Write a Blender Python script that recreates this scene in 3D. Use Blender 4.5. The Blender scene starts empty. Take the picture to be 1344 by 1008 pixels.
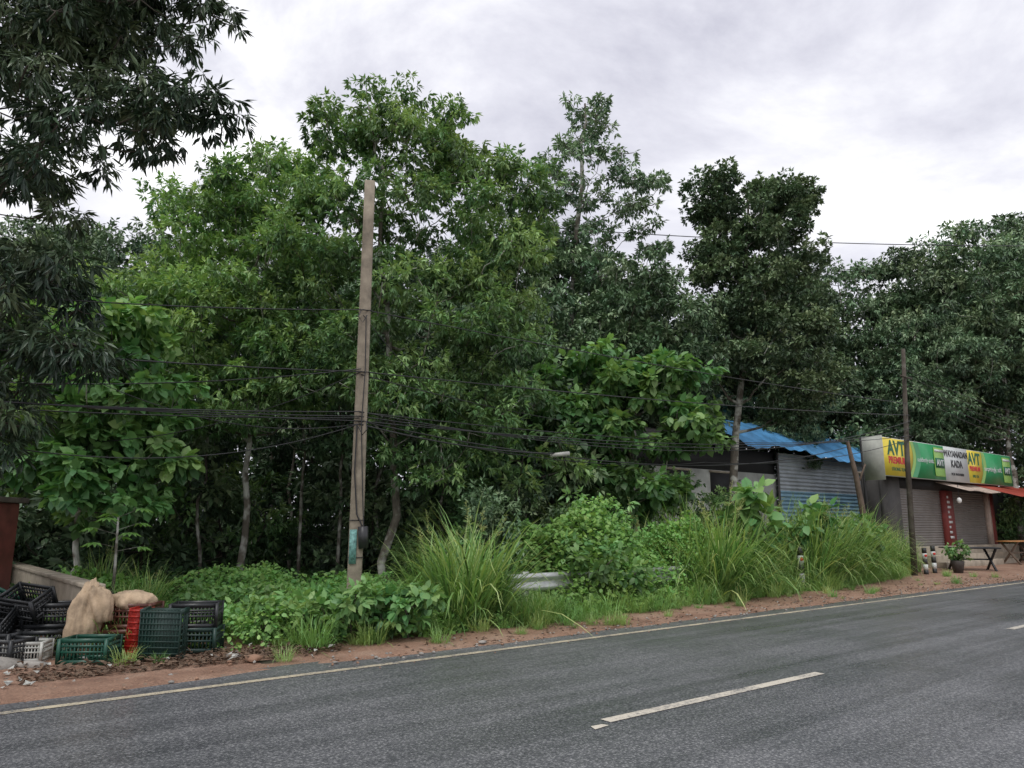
import bpy, math, bmesh, numpy as np
from mathutils import Vector
scene=bpy.context.scene
U=np.array([0.784,0.6207]); N_=np.array([-0.6207,0.784]); ANG=math.atan2(0.6207,0.784)
def R(s,d,z=0.0): return (s*U[0]+d*N_[0], s*U[1]+d*N_[1], z)

# ---------------------------------------------------------------- materials
def newmat(name):
    m=bpy.data.materials.new(name); m.use_nodes=True; nt=m.node_tree; nt.nodes.clear()
    out=nt.nodes.new('ShaderNodeOutputMaterial'); p=nt.nodes.new('ShaderNodeBsdfPrincipled')
    nt.links.new(p.outputs[0],out.inputs[0]); return m,nt,p,out
def noise(nt,scale,detail=4,rough=.55,vec=None,dist=0):
    n=nt.nodes.new('ShaderNodeTexNoise'); n.inputs['Scale'].default_value=scale; n.inputs['Detail'].default_value=detail
    n.inputs['Roughness'].default_value=rough; n.inputs['Distortion'].default_value=dist
    if vec is not None: nt.links.new(vec,n.inputs['Vector'])
    return n.outputs['Fac']
def ramp(nt,fac,stops):
    r=nt.nodes.new('ShaderNodeValToRGB'); e=r.color_ramp.elements
    while len(e)<len(stops): e.new(.5)
    for i,(p,c) in enumerate(stops): e[i].position=p; e[i].color=(*c,1) if len(c)==3 else c
    nt.links.new(fac,r.inputs[0]); return r.outputs[0]
def mix(nt,fac,a,b,mode='MIX'):
    m=nt.nodes.new('ShaderNodeMix'); m.data_type='RGBA'; m.blend_type=mode
    for sock,v in ((m.inputs[0],fac),(m.inputs[6],a),(m.inputs[7],b)):
        if isinstance(v,(int,float)): sock.default_value=v
        elif isinstance(v,tuple): sock.default_value=(*v,1)
        else: nt.links.new(v,sock)
    return m.outputs[2]
def objco(nt,scale=(1,1,1),out='Object'):
    t=nt.nodes.new('ShaderNodeTexCoord'); mp=nt.nodes.new('ShaderNodeMapping'); mp.inputs['Scale'].default_value=scale
    nt.links.new(t.outputs[out],mp.inputs[0]); return mp.outputs[0]
def bump(nt,p,h,strength=.3,dist=.02):
    b=nt.nodes.new('ShaderNodeBump'); b.inputs['Strength'].default_value=strength; b.inputs['Distance'].default_value=dist
    nt.links.new(h,b.inputs['Height']); nt.links.new(b.outputs[0],p.inputs['Normal'])
def simple(name,col,rough=.6,var=.25,scale=3,metal=0,bmp=0):
    m,nt,p,o=newmat(name); v=objco(nt); f=noise(nt,scale,6,.65,v)
    c=ramp(nt,f,[(.3,tuple(x*(1-var) for x in col)),(.7,tuple(min(1,x*(1+var)) for x in col))])
    nt.links.new(c,p.inputs['Base Color']); p.inputs['Roughness'].default_value=rough; p.inputs['Metallic'].default_value=metal
    if bmp: bump(nt,p,noise(nt,scale*8,5,.6,v),bmp,.01)
    return m
def leafmat(name,dark,mid,light,rough=.42,trans=.28,spec=.4,g=1.5):
    m,nt,p,out=newmat(name); dark,mid,light=[tuple(min(.6,x*g) for x in c) for c in (dark,mid,light)]
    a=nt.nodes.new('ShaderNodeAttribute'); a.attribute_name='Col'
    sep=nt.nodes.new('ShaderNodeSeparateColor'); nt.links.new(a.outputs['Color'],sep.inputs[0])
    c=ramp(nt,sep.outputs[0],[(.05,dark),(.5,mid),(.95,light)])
    oi=nt.nodes.new('ShaderNodeObjectInfo')
    hs=nt.nodes.new('ShaderNodeHueSaturation')
    mr=nt.nodes.new('ShaderNodeMapRange'); mr.inputs[3].default_value=.88; mr.inputs[4].default_value=1.18
    nt.links.new(oi.outputs['Random'],mr.inputs[0]); nt.links.new(mr.outputs[0],hs.inputs['Value'])
    mh=nt.nodes.new('ShaderNodeMapRange'); mh.inputs[3].default_value=.472; mh.inputs[4].default_value=.528
    nt.links.new(sep.outputs[1],mh.inputs[0]); nt.links.new(mh.outputs[0],hs.inputs['Hue'])
    hs.inputs['Saturation'].default_value=.92
    nt.links.new(c,hs.inputs['Color'])
    nt.links.new(hs.outputs[0],p.inputs['Base Color']); p.inputs['Roughness'].default_value=rough
    p.inputs['Specular IOR Level'].default_value=spec
    if trans>0:
        t=nt.nodes.new('ShaderNodeBsdfTranslucent')
        tc=mix(nt,1.0,hs.outputs[0],(1.3,1.25,.6),'MULTIPLY'); nt.links.new(tc,t.inputs[0])
        ms=nt.nodes.new('ShaderNodeMixShader'); ms.inputs[0].default_value=trans
        nt.links.new(p.outputs[0],ms.inputs[1]); nt.links.new(t.outputs[0],ms.inputs[2]); nt.links.new(ms.outputs[0],out.inputs[0])
    return m
M={}
M['leafA']=leafmat('leaf_midgreen',(.030,.064,.024),(.095,.18,.062),(.22,.34,.12),trans=.22)
M['leafA2']=leafmat('leaf_freshgreen',(.035,.072,.025),(.11,.205,.066),(.24,.37,.12),trans=.22)
M['leafB']=leafmat('leaf_jackfruit',(.027,.052,.027),(.07,.118,.054),(.17,.24,.11),trans=0,g=1.4)
M['leafC']=leafmat('leaf_rubber',(.034,.066,.034),(.09,.155,.074),(.19,.27,.14),trans=0)
M['leafD']=leafmat('leaf_large',(.04,.095,.028),(.10,.225,.065),(.2,.36,.11),trans=.28,g=1.3)
M['leafE']=leafmat('leaf_mango',(.018,.038,.021),(.045,.078,.038),(.11,.155,.075),rough=.35,trans=0,g=1.3)
M['leafW']=leafmat('leaf_weed',(.045,.115,.025),(.135,.29,.06),(.28,.47,.12),trans=.3,g=1.25)
M['grass']=leafmat('grass_blade',(.06,.13,.03),(.19,.33,.08),(.42,.53,.19),trans=.28,g=1.22)
def barkmat(name,a,b,c):
    m,nt,p,o=newmat(name); v=objco(nt,(1,1,.4)); f=noise(nt,6,6,.7,v); f2=noise(nt,2.2,3,.6,objco(nt))
    col=ramp(nt,f,[(.3,a),(.6,b)]); col=mix(nt,ramp(nt,f2,[(.46,(0,0,0)),(.58,(1,1,1))]),col,c)
    nt.links.new(col,p.inputs['Base Color']); p.inputs['Roughness'].default_value=.9; bump(nt,p,f,.6,.03); return m
M['bark']=barkmat('bark_lichen',(.06,.05,.04),(.16,.14,.11),(.45,.45,.40))
M['barkd']=barkmat('bark_dark',(.03,.024,.018),(.08,.065,.05),(.12,.11,.09))
def asphalt_color(nt):
    v=objco(nt); f=noise(nt,38,5,.9,v); big=noise(nt,.5,5,.6,v); st=noise(nt,1,5,.6,objco(nt,(.08,2.4,1)))
    vor=nt.nodes.new('ShaderNodeTexVoronoi'); vor.inputs['Scale'].default_value=36; nt.links.new(v,vor.inputs['Vector'])
    c=ramp(nt,f,[(.38,(.045,.047,.052)),(.52,(.14,.143,.15)),(.64,(.40,.40,.395))])
    c=mix(nt,.5,c,ramp(nt,vor.outputs['Distance'],[(.08,(.42,.42,.41)),(.45,(.07,.072,.078))]))
    c=mix(nt,.85,c,ramp(nt,st,[(.32,(.70,.71,.74)),(.68,(1.25,1.25,1.25))]),'MULTIPLY')
    c=mix(nt,.8,c,ramp(nt,big,[(.3,(.85,.86,.88)),(.7,(1.2,1.19,1.18))]),'MULTIPLY')
    return c,f,vor.outputs['Distance'],big,st
m,nt,p,o=newmat('asphalt'); c,f,vd,big,st=asphalt_color(nt)
nt.links.new(c,p.inputs['Base Color'])
rr=ramp(nt,mix(nt,.5,big,st),[(.38,(.26,.26,.26)),(.6,(.44,.44,.44))]); nt.links.new(rr,p.inputs['Roughness'])
bump(nt,p,mix(nt,.5,f,vd),.4,.005); M['asphalt']=m
def linemat(name,col,lo,hi):
    m,nt,p,o=newmat(name); c,f,vd,big,st=asphalt_color(nt)
    v=objco(nt); w=noise(nt,28,6,.75,v); w2=noise(nt,2.5,3,.6,v); ww=mix(nt,.4,w,w2)
    k=ramp(nt,ww,[(lo,(0,0,0)),(hi,(1,1,1))])
    nt.links.new(mix(nt,k,c,col),p.inputs['Base Color']); p.inputs['Roughness'].default_value=.6
    bump(nt,p,f,.3,.004); return m
M['edge_line']=linemat('worn_line_paint',(.55,.48,.34),.38,.55)
M['dash_line']=linemat('white_line_paint',(.62,.57,.47),.37,.52)
def dirtmat(name,a,b,c2,wet):
    m,nt,p,o=newmat(name); v=objco(nt); f=noise(nt,1.1,8,.7,v); g=noise(nt,40,6,.75,v)
    c=ramp(nt,f,[(.3,a),(.5,b),(.7,c2)]); c=mix(nt,.85,c,ramp(nt,g,[(.3,(.4,.4,.4)),(.7,(1.45,1.42,1.4))]),'MULTIPLY')
    pn=ramp(nt,noise(nt,8,4,.7,v),[(.6,(0,0,0)),(.68,(1,1,1))]); c=mix(nt,pn,c,wet)
    nt.links.new(c,p.inputs['Base Color']); p.inputs['Roughness'].default_value=.8; bump(nt,p,mix(nt,.5,g,f),.9,.03); return m
M['dirt']=dirtmat('red_dirt',(.18,.10,.066),(.31,.185,.125),(.40,.275,.20),(.22,.165,.12))
M['soil']=dirtmat('forest_soil',(.03,.028,.016),(.055,.05,.028),(.08,.075,.035),(.03,.06,.02))
M['concrete_pole']=simple('weathered_concrete',(.27,.23,.175),.85,.35,5,bmp=.5)
M['wall']=simple('stained_plaster',(.36,.31,.24),.85,.35,2.5,bmp=.3)
M['white_wall']=simple('dirty_white_wall',(.44,.45,.40),.8,.3,1.2)
M['dark']=simple('dark_interior',(.015,.015,.015),.7)
M['maroon']=simple('maroon_paint',(.12,.035,.028),.5,.4,4)
M['steel']=simple('galvanised_steel',(.5,.51,.5),.35,.2,6,metal=.5)
M['black_plastic']=simple('black_plastic',(.02,.022,.024),.4,.3,6)
M['green_plastic']=simple('dark_green_plastic',(.012,.07,.045),.4,.3,6)
M['green_plastic2']=simple('black_green_plastic',(.014,.04,.032),.45,.3,6)
M['red_plastic']=simple('red_plastic',(.42,.03,.02),.4,.25,6)
M['brown_plastic']=simple('brown_plastic',(.10,.035,.022),.45,.25,6)
M['white_plastic']=simple('white_plastic',(.45,.45,.41),.45,.3,6)
M['sack']=simple('dirty_sackcloth',(.40,.30,.20),.9,.5,5,bmp=.4)
M['stone']=simple('grey_stone',(.3,.28,.25),.9,.3,6,bmp=.5)
M['red_stone']=simple('laterite_stone',(.30,.18,.12),.9,.35,6,bmp=.5)
M['cable']=simple('black_cable',(.03,.03,.032),.4)
M['wood']=simple('weathered_wood',(.15,.11,.08),.85,.3,5,bmp=.5)
M['woodtop']=simple('orange_wood',(.42,.2,.07),.6,.25,5)
M['blue_roof']=simple('blue_roof_sheet',(.09,.28,.52),.45,.4,1.5)
M['shutter']=simple('steel_shutter',(.19,.175,.16),.5,.15,2,metal=.2)
M['tin']=simple('corrugated_tin',(.42,.46,.48),.5,.25,1.2)
M['tin_dark']=simple('dark_old_roof_sheet',(.08,.075,.07),.7,.4,1.2)
M['tin_blue']=simple('blue_tin',(.22,.38,.48),.5,.25,1.2)
M['yellow']=simple('sign_yellow',(.72,.58,.06),.4,.1,2)
M['signgreen']=simple('sign_green',(.035,.30,.11),.4,.15,1)
M['packgreen']=simple('pack_light_green',(.26,.48,.10),.4,.1,1)
M['signwhite']=simple('sign_white',(.58,.60,.59),.4,.08,2)
M['txtgreen']=simple('text_dark_green',(.01,.12,.05),.5,.05)
M['txtred']=simple('text_red',(.55,.03,.02),.5,.05)
M['txtblack']=simple('text_black',(.02,.02,.02),.5,.05)
M['red_roof']=simple('red_roof_sheet',(.34,.06,.04),.5,.35,2)
M['rust_roof']=simple('rusty_pale_sheet',(.45,.36,.3),.6,.35,3)
M['red_brick']=simple('red_painted_wall',(.2,.035,.03),.7,.3,3)
M['poster']=simple('faded_teal_poster',(.17,.36,.33),.6,.6,22)
M['clay']=simple('dark_pot',(.05,.04,.035),.7)
M['bulb']=simple('bulb_glass',(.75,.75,.72),.2,.03)
M['deadleaf']=simple('dead_leaves',(.13,.085,.055),.8,.6,12)

# ---------------------------------------------------------------- mesh tools
class MB:
    def __init__(s): s.V=[];s.F=[];s.m=[];s.c=[];s.n=0
    def add(s,V,F,mat=0,col=None):
        V=np.asarray(V,float).reshape(-1,3); F=np.asarray(F,int).reshape(-1,3)
        s.V.append(V); s.F.append(F+s.n); s.n+=len(V); s.m.append(np.full(len(F),mat,int))
        if col is None: col=np.full((len(V),2),.5)
        s.c.append(col)
    def mesh(s,name,mats,smooth=False):
        V=np.concatenate(s.V);F=np.concatenate(s.F);m_=np.concatenate(s.m);c=np.concatenate(s.c)
        me=bpy.data.meshes.new(name); me.vertices.add(len(V)); me.vertices.foreach_set('co',V.astype(np.float32).ravel())
        me.loops.add(len(F)*3); me.loops.foreach_set('vertex_index',F.astype(np.int32).ravel())
        me.polygons.add(len(F)); me.polygons.foreach_set('loop_start',np.arange(0,len(F)*3,3,dtype=np.int32))
        try: me.polygons.foreach_set('loop_total',np.full(len(F),3,dtype=np.int32))
        except Exception: pass
        for k in mats: me.materials.append(M[k])
        me.polygons.foreach_set('material_index',m_.astype(np.int32))
        me.update(calc_edges=True)
        a=me.color_attributes.new('Col','FLOAT_COLOR','POINT')
        cc=np.ones((len(V),4),np.float32); cc[:,0]=c[:,0]; cc[:,1]=c[:,1]; a.data.foreach_set('color',cc.ravel())
        if smooth: me.polygons.foreach_set('use_smooth',np.ones(len(F),bool))
        me.validate(); return me
def link(name,me,loc=(0,0,0),rot=0,scale=1,parent=None):
    o=bpy.data.objects.new(name,me); scene.collection.objects.link(o); o.location=loc; o.rotation_euler=(0,0,rot)
    o.scale=(scale,)*3 if isinstance(scale,(int,float)) else scale
    if parent: o.parent=parent
    return o
def empty(name,loc=(0,0,0),rot=0):
    o=bpy.data.objects.new(name,None); scene.collection.objects.link(o); o.location=loc; o.rotation_euler=(0,0,rot); o.empty_display_size=.2; return o
def nrm(a): return a/np.maximum(np.linalg.norm(a,axis=-1,keepdims=True),1e-6)
def tube(mb,P,rad,n=6,mat=0,cap=True,v=None):
    P=np.asarray(P,float); k=len(P); rad=np.broadcast_to(rad,(k,))
    T=np.gradient(P,axis=0); T=nrm(T); ref=np.array([1.,0,0]) if abs(T[0,0])<.8 else np.array([0,1.,0])
    A=nrm(np.cross(T,ref)); B=np.cross(T,A); th=np.linspace(0,2*np.pi,n,endpoint=False)
    V=P[:,None]+rad[:,None,None]*(A[:,None]*np.cos(th)[None,:,None]+B[:,None]*np.sin(th)[None,:,None]); V=V.reshape(-1,3)
    F=[]
    for i in range(k-1):
        for j in range(n):
            a=i*n+j;b=i*n+(j+1)%n; F+= [(a,b,b+n),(a,b+n,a+n)]
    if cap:
        V=np.vstack([V,P[0],P[-1]])
        for j in range(n): F.append((k*n,(j+1)%n,j)); F.append((k*n+1,(k-1)*n+j,(k-1)*n+(j+1)%n))
    mb.add(V,F,mat,None if v is None else np.full((len(V),2),v))
def leaves(mb,P,D,Nn,L,W,col,mat=1,broad=False):
    n=len(P); D=nrm(D); S=nrm(np.cross(D,Nn)); Nn=np.cross(S,D); L=np.broadcast_to(L,(n,))[:,None]; W=np.broadcast_to(W,(n,))[:,None]
    if not broad:
        V=np.stack([P,P+D*L*.42+S*W/2+Nn*W*.15,P+D*L-Nn*L*.12,P+D*L*.42-S*W/2+Nn*W*.15],1)
        F=np.array([[0,1,2],[0,2,3]]); k=4
    else:
        V=np.stack([P,P+D*L*.5-Nn*W*.06,P+D*L-Nn*L*.22,
            P+D*L*.2+S*W*.42+Nn*W*.06,P+D*L*.62+S*W*.42-Nn*W*.06,P+D*L*.62-S*W*.42-Nn*W*.06,P+D*L*.2-S*W*.42+Nn*W*.06],1)
        F=np.array([[0,1,3],[3,1,4],[4,1,2],[2,1,5],[5,1,6],[6,1,0]]); k=7
    FF=(F[None]+np.arange(n)[:,None,None]*k).reshape(-1,3)
    mb.add(V.reshape(-1,3),FF,mat,np.repeat(col,k,axis=0))
def rdir(r,n): return nrm(r.normal(size=(n,3)))
def padgen(r,ells,padr):
    out=[]
    for (c,rad,n) in ells:
        d=rdir(r,n); q=r.uniform(.25,1,(n,1))**.45
        P=np.array(c)+d*q*np.array(rad)
        out.append(np.hstack([P,r.uniform(padr[0],padr[1],(n,1))]))
    return np.vstack(out)
def foliage(mb,r,pads,cl,lf,L,W,droop=.4,mat=1,broad=False,flat=.6,base=.45):
    n=len(pads)*cl; pid=np.repeat(np.arange(len(pads)),cl)
    d=rdir(r,n); d[:,2]=d[:,2]*.8+.15; d=nrm(d)
    C=pads[pid,:3]+d*(pads[pid,3:4]*r.uniform(.35,1.15,(n,1)))*np.array([1,1,flat])
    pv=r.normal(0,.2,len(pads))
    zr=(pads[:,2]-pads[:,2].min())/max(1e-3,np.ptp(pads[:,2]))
    v=base+pv[pid]+.30*d[:,2]+r.normal(0,.06,n)+.14*(zr[pid]-.5)  # leaf colour darkens toward pad undersides: shade put into the colour
    m=n*lf; lid=np.repeat(np.arange(n),lf)
    ld=rdir(r,m)*.8+d[lid]*.6+np.array([0,0,-droop]); ld=nrm(ld)
    P=C[lid]+ld*r.uniform(0,.35,(m,1))*L*1.2
    Nn=nrm(np.array([0,0,1.])+r.normal(0,.45,(m,3)))
    s=r.uniform(.6,1.2,m)
    hue=np.clip(.5+r.normal(0,.2,len(pads))[pid][lid]+r.normal(0,.2,m),0,1)
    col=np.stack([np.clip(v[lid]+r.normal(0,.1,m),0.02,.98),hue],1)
    leaves(mb,P,ld,Nn,L*s,W*s,col,mat,broad)
    return C
def skeleton(mb,r,trunk,trad,pads,limb=.05,mat=0,wig=.12):
    trunk=np.asarray(trunk,float)
    t=np.linspace(0,1,14); seg=np.linspace(0,1,len(trunk))
    TP=np.stack([np.interp(t,seg,trunk[:,i]) for i in range(3)],1); TP[1:-1,:2]+=r.normal(0,.06*min(1,trad*12),(12,2))
    tr=trad*(1-.78*t); tr[0]*=1.35; tube(mb,TP,tr,8,mat)
    nodes=np.array([tuple(p)+(a,) for p,a in zip(TP[4:],tr[4:])])
    od=np.argsort([np.min(np.linalg.norm(TP-p[:3],axis=1)) for p in pads])
    for i in od:
        c=pads[i,:3]; dd=np.linalg.norm(nodes[:,:3]-c,axis=1)+2.5*np.maximum(0,nodes[:,2]-c[2]+.15)
        j=np.argmin(dd); a=nodes[j,:3]; ra=min(nodes[j,3]*.75,limb)
        ln=np.linalg.norm(c-a); k=max(3,int(ln/.5)+2); tt=np.linspace(0,1,k)[:,None]
        path=a+(c-a)*tt; path[:,2]+=-(np.sin(tt[:,0]*np.pi)*ln*.10); path[1:-1]+=r.normal(0,wig*min(1,ln)*.4,(k-2,3))
        rr=np.linspace(ra,max(.012,ra*.45),k); tube(mb,path,rr,5,mat,cap=False)
        nodes=np.vstack([nodes,np.hstack([path[1:],rr[1:,None]])])
def make_tree(seed,trunk,trad,ells,padr,cl,lf,L,W,lm,bm='bark',droop=.4,broad=False,flat=.6,limb=.05,base=.45,twigs=0):
    r=np.random.default_rng(seed); mb=MB(); pads=padgen(r,ells,padr)
    skeleton(mb,r,trunk,trad,pads,limb)
    C=foliage(mb,r,pads,cl,lf,L,W,droop,1,broad,flat,base=base)
    if twigs:
        pid=np.repeat(np.arange(len(pads)),cl); idx=r.choice(len(C),int(len(C)*twigs),replace=False)
        for i in idx: tube(mb,np.array([pads[pid[i],:3],(pads[pid[i],:3]+C[i])/2+[0,0,-.03],C[i]]),[.014,.009,.005],3,0,False)
    return mb.mesh('tree_mesh',[bm,lm])

# ---------------------------------------------------------------- ground
def grid(name,s0,s1,d0,d1,ns,nd,zf,mat,parent=None,smooth=True):
    S=np.linspace(s0,s1,ns);D=np.linspace(d0,d1,nd); SS,DD=np.meshgrid(S,D,indexing='ij')
    V=np.stack([SS,DD,zf(SS,DD)],-1).reshape(-1,3)
    i,j=np.meshgrid(np.arange(ns-1),np.arange(nd-1),indexing='ij'); a=(i*nd+j).ravel()
    F=np.concatenate([np.stack([a,a+nd,a+nd+1],1),np.stack([a,a+nd+1,a+1],1)])
    mb=MB(); mb.add(V,F); me=mb.mesh(name,[mat],smooth); return link(name,me,(0,0,0),ANG)
def vn(x,y,seed=0):
    r=np.random.default_rng(seed); out=0; a=1
    for f in (.7,1.6,3.3,6.1,11.):
        for _ in range(3):
            th=r.uniform(0,6.28); ph=r.uniform(0,6.28); out=out+a*np.sin(f*(x*math.cos(th)+y*math.sin(th))*r.uniform(.8,1.3)+ph)/3
        a*=.55
    return out
mb=MB(); mb.add([(-600,-600,0),(600,-600,0),(600,600,0),(-600,600,0)],[(0,1,2),(0,2,3)]); link('ground',mb.mesh('ground',['soil']))
grid('road',-80,160,1.0,8.75,60,4,lambda s,d:.012+0*s,'asphalt')
grid('road_edge_line',-80,160,8.02,8.13,60,2,lambda s,d:.017+0*s,'edge_line')
dm=MB()
for k in range(-8,14):
    a=4.68+k*9.0; dm.add([(a,4.60,.017),(a+3.32,4.58,.017),(a+3.32,4.70,.017),(a,4.72,.017)],[(0,1,2),(0,2,3)])
dm.add([(4.42,4.52,.017),(4.6,4.54,.017),(4.58,4.6,.017),(4.46,4.61,.017)],[(0,1,2),(0,2,3)])
link('road_centre_line',dm.mesh('dash',['dash_line']),(0,0,0),ANG)
def dz(s,d):
    e=np.clip((d-8.28)/.35,0,1); return -.02+e*.05+vn(s*1.5,d*1.5,3)*.016*np.clip((d-8.2)/.5,.3,1.4)
grid('dirt_shoulder',-14,60,8.2,16.5,560,80,dz,'dirt')
grid('near_shoulder',-14,30,-6,1.15,200,30,lambda s,d:.02-.05*np.clip((d-.7)/.4,0,1)+vn(s,d,4)*.012,'dirt')
ico={}
for sd in (1,4):
    bm=bmesh.new(); bmesh.ops.create_icosphere(bm,subdivisions=sd,radius=1); ico[sd]=(np.array([v.co[:] for v in bm.verts]),np.array([[v.index for v in f.verts] for f in bm.faces])); bm.free()
def rock(r,size,flat=.6):
    V,F=ico[1]; V=V*size*(1+r.normal(0,.16,(len(V),1))); V=V*np.array([r.uniform(.8,1.5),r.uniform(.7,1.1),flat]); a=r.uniform(0,6.28)
    c,s=math.cos(a),math.sin(a); V=V@np.array([[c,s,0],[-s,c,0],[0,0,1]]); return V,F
r=np.random.default_rng(5); mb=MB()
for i in range(1400):
    s=r.uniform(-6,34); d=8.3+abs(r.normal(0,.8)); z=r.uniform(.006,.028)
    if s<4: d=8.35+r.uniform(0,2.6)
    if r.uniform()<.1: d=r.uniform(7.9,8.35); z*=.4
    V,F=rock(r,z,.7); x,y,_=R(s,d); mb.add(V+[x,y,.03 if d>8.35 else .02],F,int(r.integers(0,2)))
for (x,y,sz,mt) in [(-3.1,9.35,.13,1),(-5.75,8.75,.24,0),(-5.45,8.85,.16,0),(-6.1,8.95,.2,0),(-3.4,9.5,.08,0),(-.4,10.6,.06,0),(-2.9,9.6,.07,1),(-3.3,9.1,.05,1),(-4.0,8.9,.06,1)]:
    V,F=rock(r,sz,.4); mb.add(V+[x,y,.05],F,mt)
link('scattered_stones',mb.mesh('stones',['stone','red_stone']))
mb=MB(); n=1500; s=r.uniform(1.0,4.6,n); d=9.2+np.abs(r.normal(0,.5,n))
P=np.stack([s*U[0]+d*N_[0],s*U[1]+d*N_[1],r.uniform(.04,.09,n)],1)
leaves(mb,P,rdir(r,n)*[1,1,.25],nrm(np.array([0,0,1.])+r.normal(0,.3,(n,3))),r.uniform(.04,.10,n),r.uniform(.03,.05,n),np.full((n,2),.5),0)
n=900; s=r.uniform(5,28,n); d=8.4+np.abs(r.normal(0,.9,n))
P=np.stack([s*U[0]+d*N_[0],s*U[1]+d*N_[1],r.uniform(.04,.06,n)],1)
leaves(mb,P,rdir(r,n)*[1,1,.25],nrm(np.array([0,0,1.])+r.normal(0,.2,(n,3))),r.uniform(.04,.10,n),r.uniform(.03,.05,n),np.full((n,2),.5),0)
n=80; s=r.uniform(-1,4.6,n); d=8.9+r.uniform(0,1.4,n)
P=np.stack([s*U[0]+d*N_[0],s*U[1]+d*N_[1],r.uniform(.05,.1,n)],1)
leaves(mb,P,rdir(r,n)*[1,1,.3],nrm(np.array([0,0,1.])+r.normal(0,.3,(n,3))),r.uniform(.05,.12,n),r.uniform(.05,.09,n),np.full((n,2),.5),1)
link('leaf_litter',mb.mesh('litter',['deadleaf','white_plastic']))

# ---------------------------------------------------------------- trees
def place(name,me,x=0,y=0,rot=0,sc=1): return link(name,me,(x,y,0),rot,sc)
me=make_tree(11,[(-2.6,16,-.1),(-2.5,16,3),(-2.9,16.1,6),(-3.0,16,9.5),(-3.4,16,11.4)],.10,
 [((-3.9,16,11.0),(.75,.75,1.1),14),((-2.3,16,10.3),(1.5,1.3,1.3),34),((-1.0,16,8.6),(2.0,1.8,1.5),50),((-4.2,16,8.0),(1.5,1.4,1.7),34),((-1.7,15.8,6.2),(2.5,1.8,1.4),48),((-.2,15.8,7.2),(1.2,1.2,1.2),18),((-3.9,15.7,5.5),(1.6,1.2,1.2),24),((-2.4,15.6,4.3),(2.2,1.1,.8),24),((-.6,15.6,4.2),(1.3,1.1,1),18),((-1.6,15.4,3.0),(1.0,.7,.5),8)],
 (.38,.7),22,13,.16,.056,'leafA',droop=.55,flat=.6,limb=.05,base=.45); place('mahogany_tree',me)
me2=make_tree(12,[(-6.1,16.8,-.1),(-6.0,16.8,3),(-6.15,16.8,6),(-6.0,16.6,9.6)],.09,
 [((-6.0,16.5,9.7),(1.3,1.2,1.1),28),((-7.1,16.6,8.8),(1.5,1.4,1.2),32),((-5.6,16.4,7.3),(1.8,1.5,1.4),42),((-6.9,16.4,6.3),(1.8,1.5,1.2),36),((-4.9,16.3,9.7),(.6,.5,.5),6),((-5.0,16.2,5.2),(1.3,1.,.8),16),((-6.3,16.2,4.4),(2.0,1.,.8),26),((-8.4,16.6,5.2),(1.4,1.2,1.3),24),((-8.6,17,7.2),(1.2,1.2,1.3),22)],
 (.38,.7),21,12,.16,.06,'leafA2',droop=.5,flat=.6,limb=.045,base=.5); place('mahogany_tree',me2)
me=make_tree(13,[(1.8,24,-.1),(1.9,24,6),(2.1,24,11),(2.5,24,14),(2.6,24,16.4)],.16,
 [((2.5,24,15.8),(1.0,.9,1.0),14),((2.3,24,14.2),(2.0,1.6,.7),18),((3.9,24,13),(1.8,1.3,.9),20),((1.4,24,12.2),(1.9,1.6,.9),24),((3.6,24,11.2),(2.2,1.6,.9),24),((1.5,24,10.3),(2,1.6,1.0),28),((3.0,23.8,9.3),(2.4,1.6,1.2),36)],
 (.3,.5),12,10,.20,.075,'leafC',droop=.5,flat=.45,limb=.06,base=.6,twigs=.5); place('rubber_tree',me)
me=make_tree(14,[(7.0,24,-.1),(7.2,24,4),(7.9,24,8),(8.2,24,12.8)],.17,
 [((7.0,24,12.8),(.75,.8,.9),14),((9.5,24,12.7),(.8,.8,.9),16),((8.3,24,12.0),(1.9,1.6,1.1),40),((8.3,24,10.6),(2.2,1.8,1.0),44),((8.3,24,9.4),(2.4,2,1.4),50),((8.5,24,7.4),(2.8,2.2,1.4),62),((8.9,23.8,6.2),(2.4,1.6,.8),30),((8.6,23.4,5.3),(1.0,.6,.4),7)],
 (.35,.65),24,13,.16,.085,'leafB',droop=.15,flat=.75,limb=.06,base=.54); place('jackfruit_tree',me)
me=make_tree(15,[(-8.1,14,-.1),(-8.0,14,2),(-8.2,14,4.8)],.07,
 [((-8.1,14,5.3),(1.2,1,.8),18),((-9.0,14,4.9),(1.1,1,.8),16),((-7.6,14,4.0),(1.3,1.,.9),20),((-8.8,14,3.4),(1.5,1.,.9),24),((-7.8,13.8,2.3),(1.3,.9,.8),18),((-6.9,14.2,3.2),(.8,.8,1),10)],
 (.3,.5),13,7,.23,.18,'leafD',droop=.5,broad=True,flat=.6,limb=.03,base=.48); place('large_leaf_tree',me)
me3=make_tree(16,[(3.0,19,-.1),(3.0,19,3),(3.1,19,5.6)],.08,
 [((1.9,19,5.4),(1.6,1.2,.8),22),((4.0,19,5.2),(1.5,1.2,.8),22),((2.1,18.8,3.9),(1.5,1.1,1),22),((3.1,18.6,2.8),(1.4,1,.9),20),((4.6,18.8,4.3),(.8,.9,.7),10),((1.0,18.8,4.6),(.8,.9,1.0),10)],
 (.3,.5),13,7,.25,.18,'leafD',droop=.5,broad=True,flat=.6,limb=.035,base=.4); place('large_leaf_tree',me3)
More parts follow.
